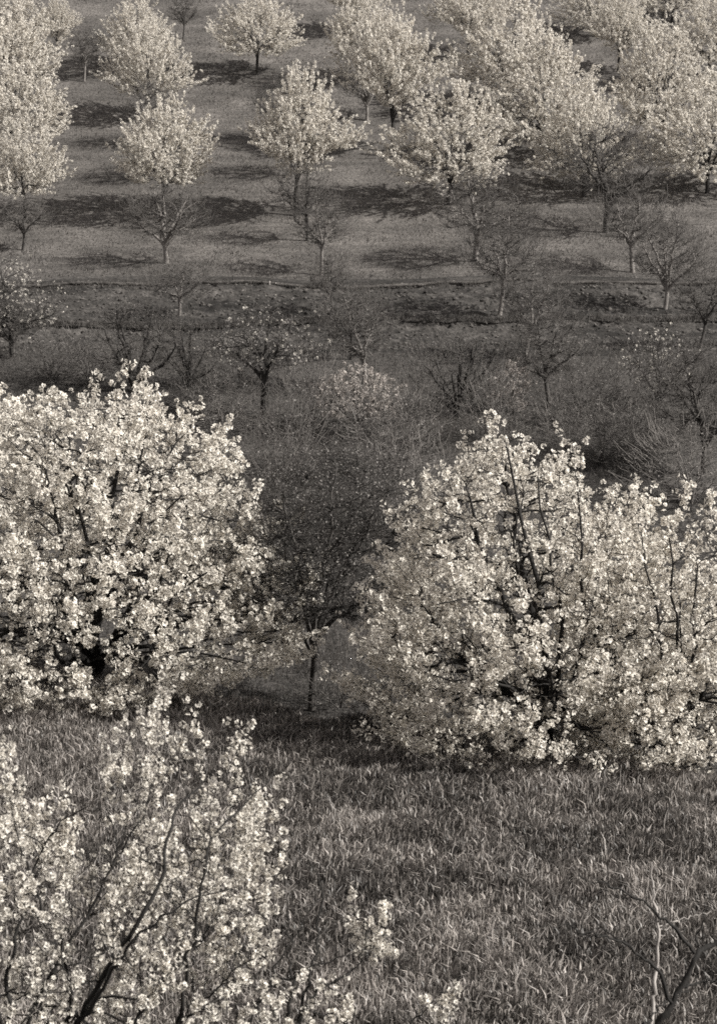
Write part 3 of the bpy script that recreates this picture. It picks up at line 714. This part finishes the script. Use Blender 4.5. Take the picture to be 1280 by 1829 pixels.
lobes = [ # px, py, rx px, rz px, weight, depth, ry m
    (310, 1360, 70, 75, 1.0, 18.2, .4), (240, 1500, 210, 90, 3.0, 18.0, .7), (60, 1560, 100, 110, 1.6, 17.6, .6), (350, 1600, 140, 120, 2.6, 18.3, .6),
    (150, 1690, 190, 130, 3.2, 17.8, .8), (300, 1780, 220, 90, 2.6, 17.9, .7), (430, 1600, 70, 70, .8, 18.3, .3), (405, 1370, 30, 60, .4, 18.4, .2),
    (15, 1480, 30, 70, .7, 17.6, .2), (0, 1350, 25, 25, .2, 17.8, .2), (60, 1840, 150, 80, 1.4, 17.6, .6), (445, 1480, 35, 60, .35, 18.4, .2), (430, 1720, 60, 60, .6, 18.2, .3), (215, 1400, 30, 60, .4, 18.2, .2)]
paths = [[(95, 1900, 17.9), (160, 1790, 17.6), (230, 1668, 17.2), (285, 1595, 17.2), (300, 1500, 17.3), (318, 1432, 17.5), (358, 1405, 17.6)],
         [(100, 1900, 17.9), (170, 1790, 17.5), (240, 1672, 17.15), (330, 1610, 17.1), (410, 1588, 17.2)],
         [(300, 1900, 18.2), (335, 1720, 17.8), (362, 1580, 17.6), (378, 1480, 17.7), (440, 1440, 17.9), (502, 1365, 18.2)],
         [(20, 1900, 17.6), (10, 1760, 17.6), (48, 1590, 17.6), (85, 1490, 17.5), (108, 1465, 17.5), (160, 1440, 17.4)],
         [(30, 1900, 17.8), (60, 1790, 17.7), (140, 1660, 17.6), (180, 1580, 17.6), (275, 1420, 17.7)],
         [(95, 1900, 17.9), (130, 1790, 17.6), (105, 1660, 17.4), (60, 1600, 17.3), (20, 1440, 17.3)],
         [(210, 1900, 18.1), (260, 1790, 18.0), (340, 1700, 17.9), (380, 1650, 17.9)],
         [(20, 1900, 17.5), (-30, 1700, 17.4), (-20, 1500, 17.6), (5, 1350, 17.8)],
         [(310, 1900, 18.2), (322, 1830, 18.2), (400, 1750, 18.0), (470, 1700, 17.9)]]
rad = [(.027, .006), (.02, .004), (.016, .004), (.017, .004), (.014, .004), (.017, .004), (.015, .004), (.014, .004), (.013, .003)]
fg_bush('flowering_plum_tree', 601, gb, lobes, paths, rad, 'foreground plum bush with dark crooked branches and small white flowers, lower left', 'tree',
        [(60, 2250, 17.6), (70, 2100, 17.8), (95, 1900, 17.9)], .05, 150, 520, 850, 1800, 290, M_BARKBLACK, single=250, sl=.36, twr=.003)
bx = at_depth(520, 1900, 18.4); gb2 = (bx[0], bx[1], float(ground(bx[0], bx[1])))
lob2 = [(655, 1675, 40, 45, 1.0, 18.6, .15), (770, 1800, 45, 35, .9, 18.2, .15), (590, 1780, 60, 60, .5, 18.4, .3), (690, 1700, 25, 20, .3, 18.5, .1), (510, 1820, 60, 40, .5, 18.3, .3)]
pth2 = [[(505, 1900, 18.4), (520, 1760, 18.4), (515, 1640, 18.5), (512, 1600, 18.5)], [(510, 1900, 18.4), (540, 1790, 18.4), (565, 1690, 18.5), (578, 1575, 18.6), (540, 1525, 18.6)],
        [(515, 1900, 18.4), (550, 1780, 18.4), (640, 1730, 18.5), (662, 1660, 18.6)], [(440, 1900, 18.3), (470, 1770, 18.3), (550, 1730, 18.2), (640, 1700, 18.2)],
        [(520, 1900, 18.3), (600, 1830, 18.2), (700, 1850, 18.2), (780, 1790, 18.2)], [(500, 1900, 18.2), (430, 1860, 18.2), (505, 1700, 18.2), (575, 1600, 18.3)]]
fg_bush('flowering_whip_bush', 611, gb2, lob2, pth2, [(.016, .004), (.016, .004), (.017, .004), (.014, .004), (.016, .004), (.013, .003)],
        'clump of thin dark whips with two small blossom sprays, bottom centre', 'shrub', [(518, 2150, 18.4), (515, 2000, 18.4), (512, 1900, 18.4)], .025, 24, 70, 170, 80, 20, M_BARKBLACK, single=60, twr=.003)
bx = at_depth(1150, 1950, 18.6); gb3 = (bx[0], bx[1], float(ground(bx[0], bx[1])))
lob3 = [(1050, 1620, 60, 50, .6, 18.6, .2), (1270, 1560, 40, 60, .6, 18.8, .3), (1020, 1660, 40, 20, .4, 18.4, .1), (1260, 1740, 40, 30, .3, 18.7, .2)]
pth3 = [[(1120, 1900, 18.6), (1190, 1810, 18.6), (1232, 1740, 18.6), (1240, 1703, 18.6), (1285, 1680, 18.7), (1330, 1660, 18.8)],
        [(1240, 1703, 18.6), (1200, 1655, 18.5), (1165, 1625, 18.5), (1110, 1590, 18.4), (1030, 1565, 18.4)],
        [(1200, 1800, 18.6), (1175, 1733, 18.5), (1110, 1683, 18.4), (1060, 1668, 18.3), (1005, 1652, 18.3)],
        [(1225, 1765, 18.6), (1250, 1755, 18.7), (1320, 1750, 18.9)], [(1243, 1700, 18.6), (1255, 1640, 18.6), (1285, 1590, 18.7)],
        [(1120, 1900, 18.6), (1150, 1830, 18.7), (1190, 1790, 18.9), (1230, 1770, 19.1)]]
fg_bush('bare_sapling', 621, gb3, lob3, pth3, [(.028, .016), (.015, .004), (.015, .004), (.010, .005), (.008, .002), (.013, .005)],
        'bare dark forked sapling, bottom right corner', 'sapling', [(1130, 2150, 18.6), (1115, 2000, 18.6), (1118, 1900, 18.6)], .03, 14, 20, 0, 0, 8, M_BARKBLACK, twr=.0025)
bx = at_depth(1150, 1950, 19.4); gb4 = (bx[0], bx[1], float(ground(bx[0], bx[1])))
lob4 = [(1180, 1620, 50, 60, 1, 19.4, .2)]
pth4 = [[(1160, 1840, 19.4), (1172, 1740, 19.4), (1175, 1690, 19.4), (1171, 1640, 19.4), (1163, 1540, 19.4)], [(1172, 1660, 19.4), (1210, 1645, 19.4), (1270, 1630, 19.5)]]
fg_bush('bare_sapling', 631, gb4, lob4, pth4, [(.017, .006), (.007, .003)], 'slender pale upright stem behind the dark forked sapling', 'sapling',
        [(1155, 2150, 19.4), (1157, 2000, 19.4), (1160, 1840, 19.4)], .02, 5, 10, 0, 0, 3, M_BARKPALE, twr=.0025)
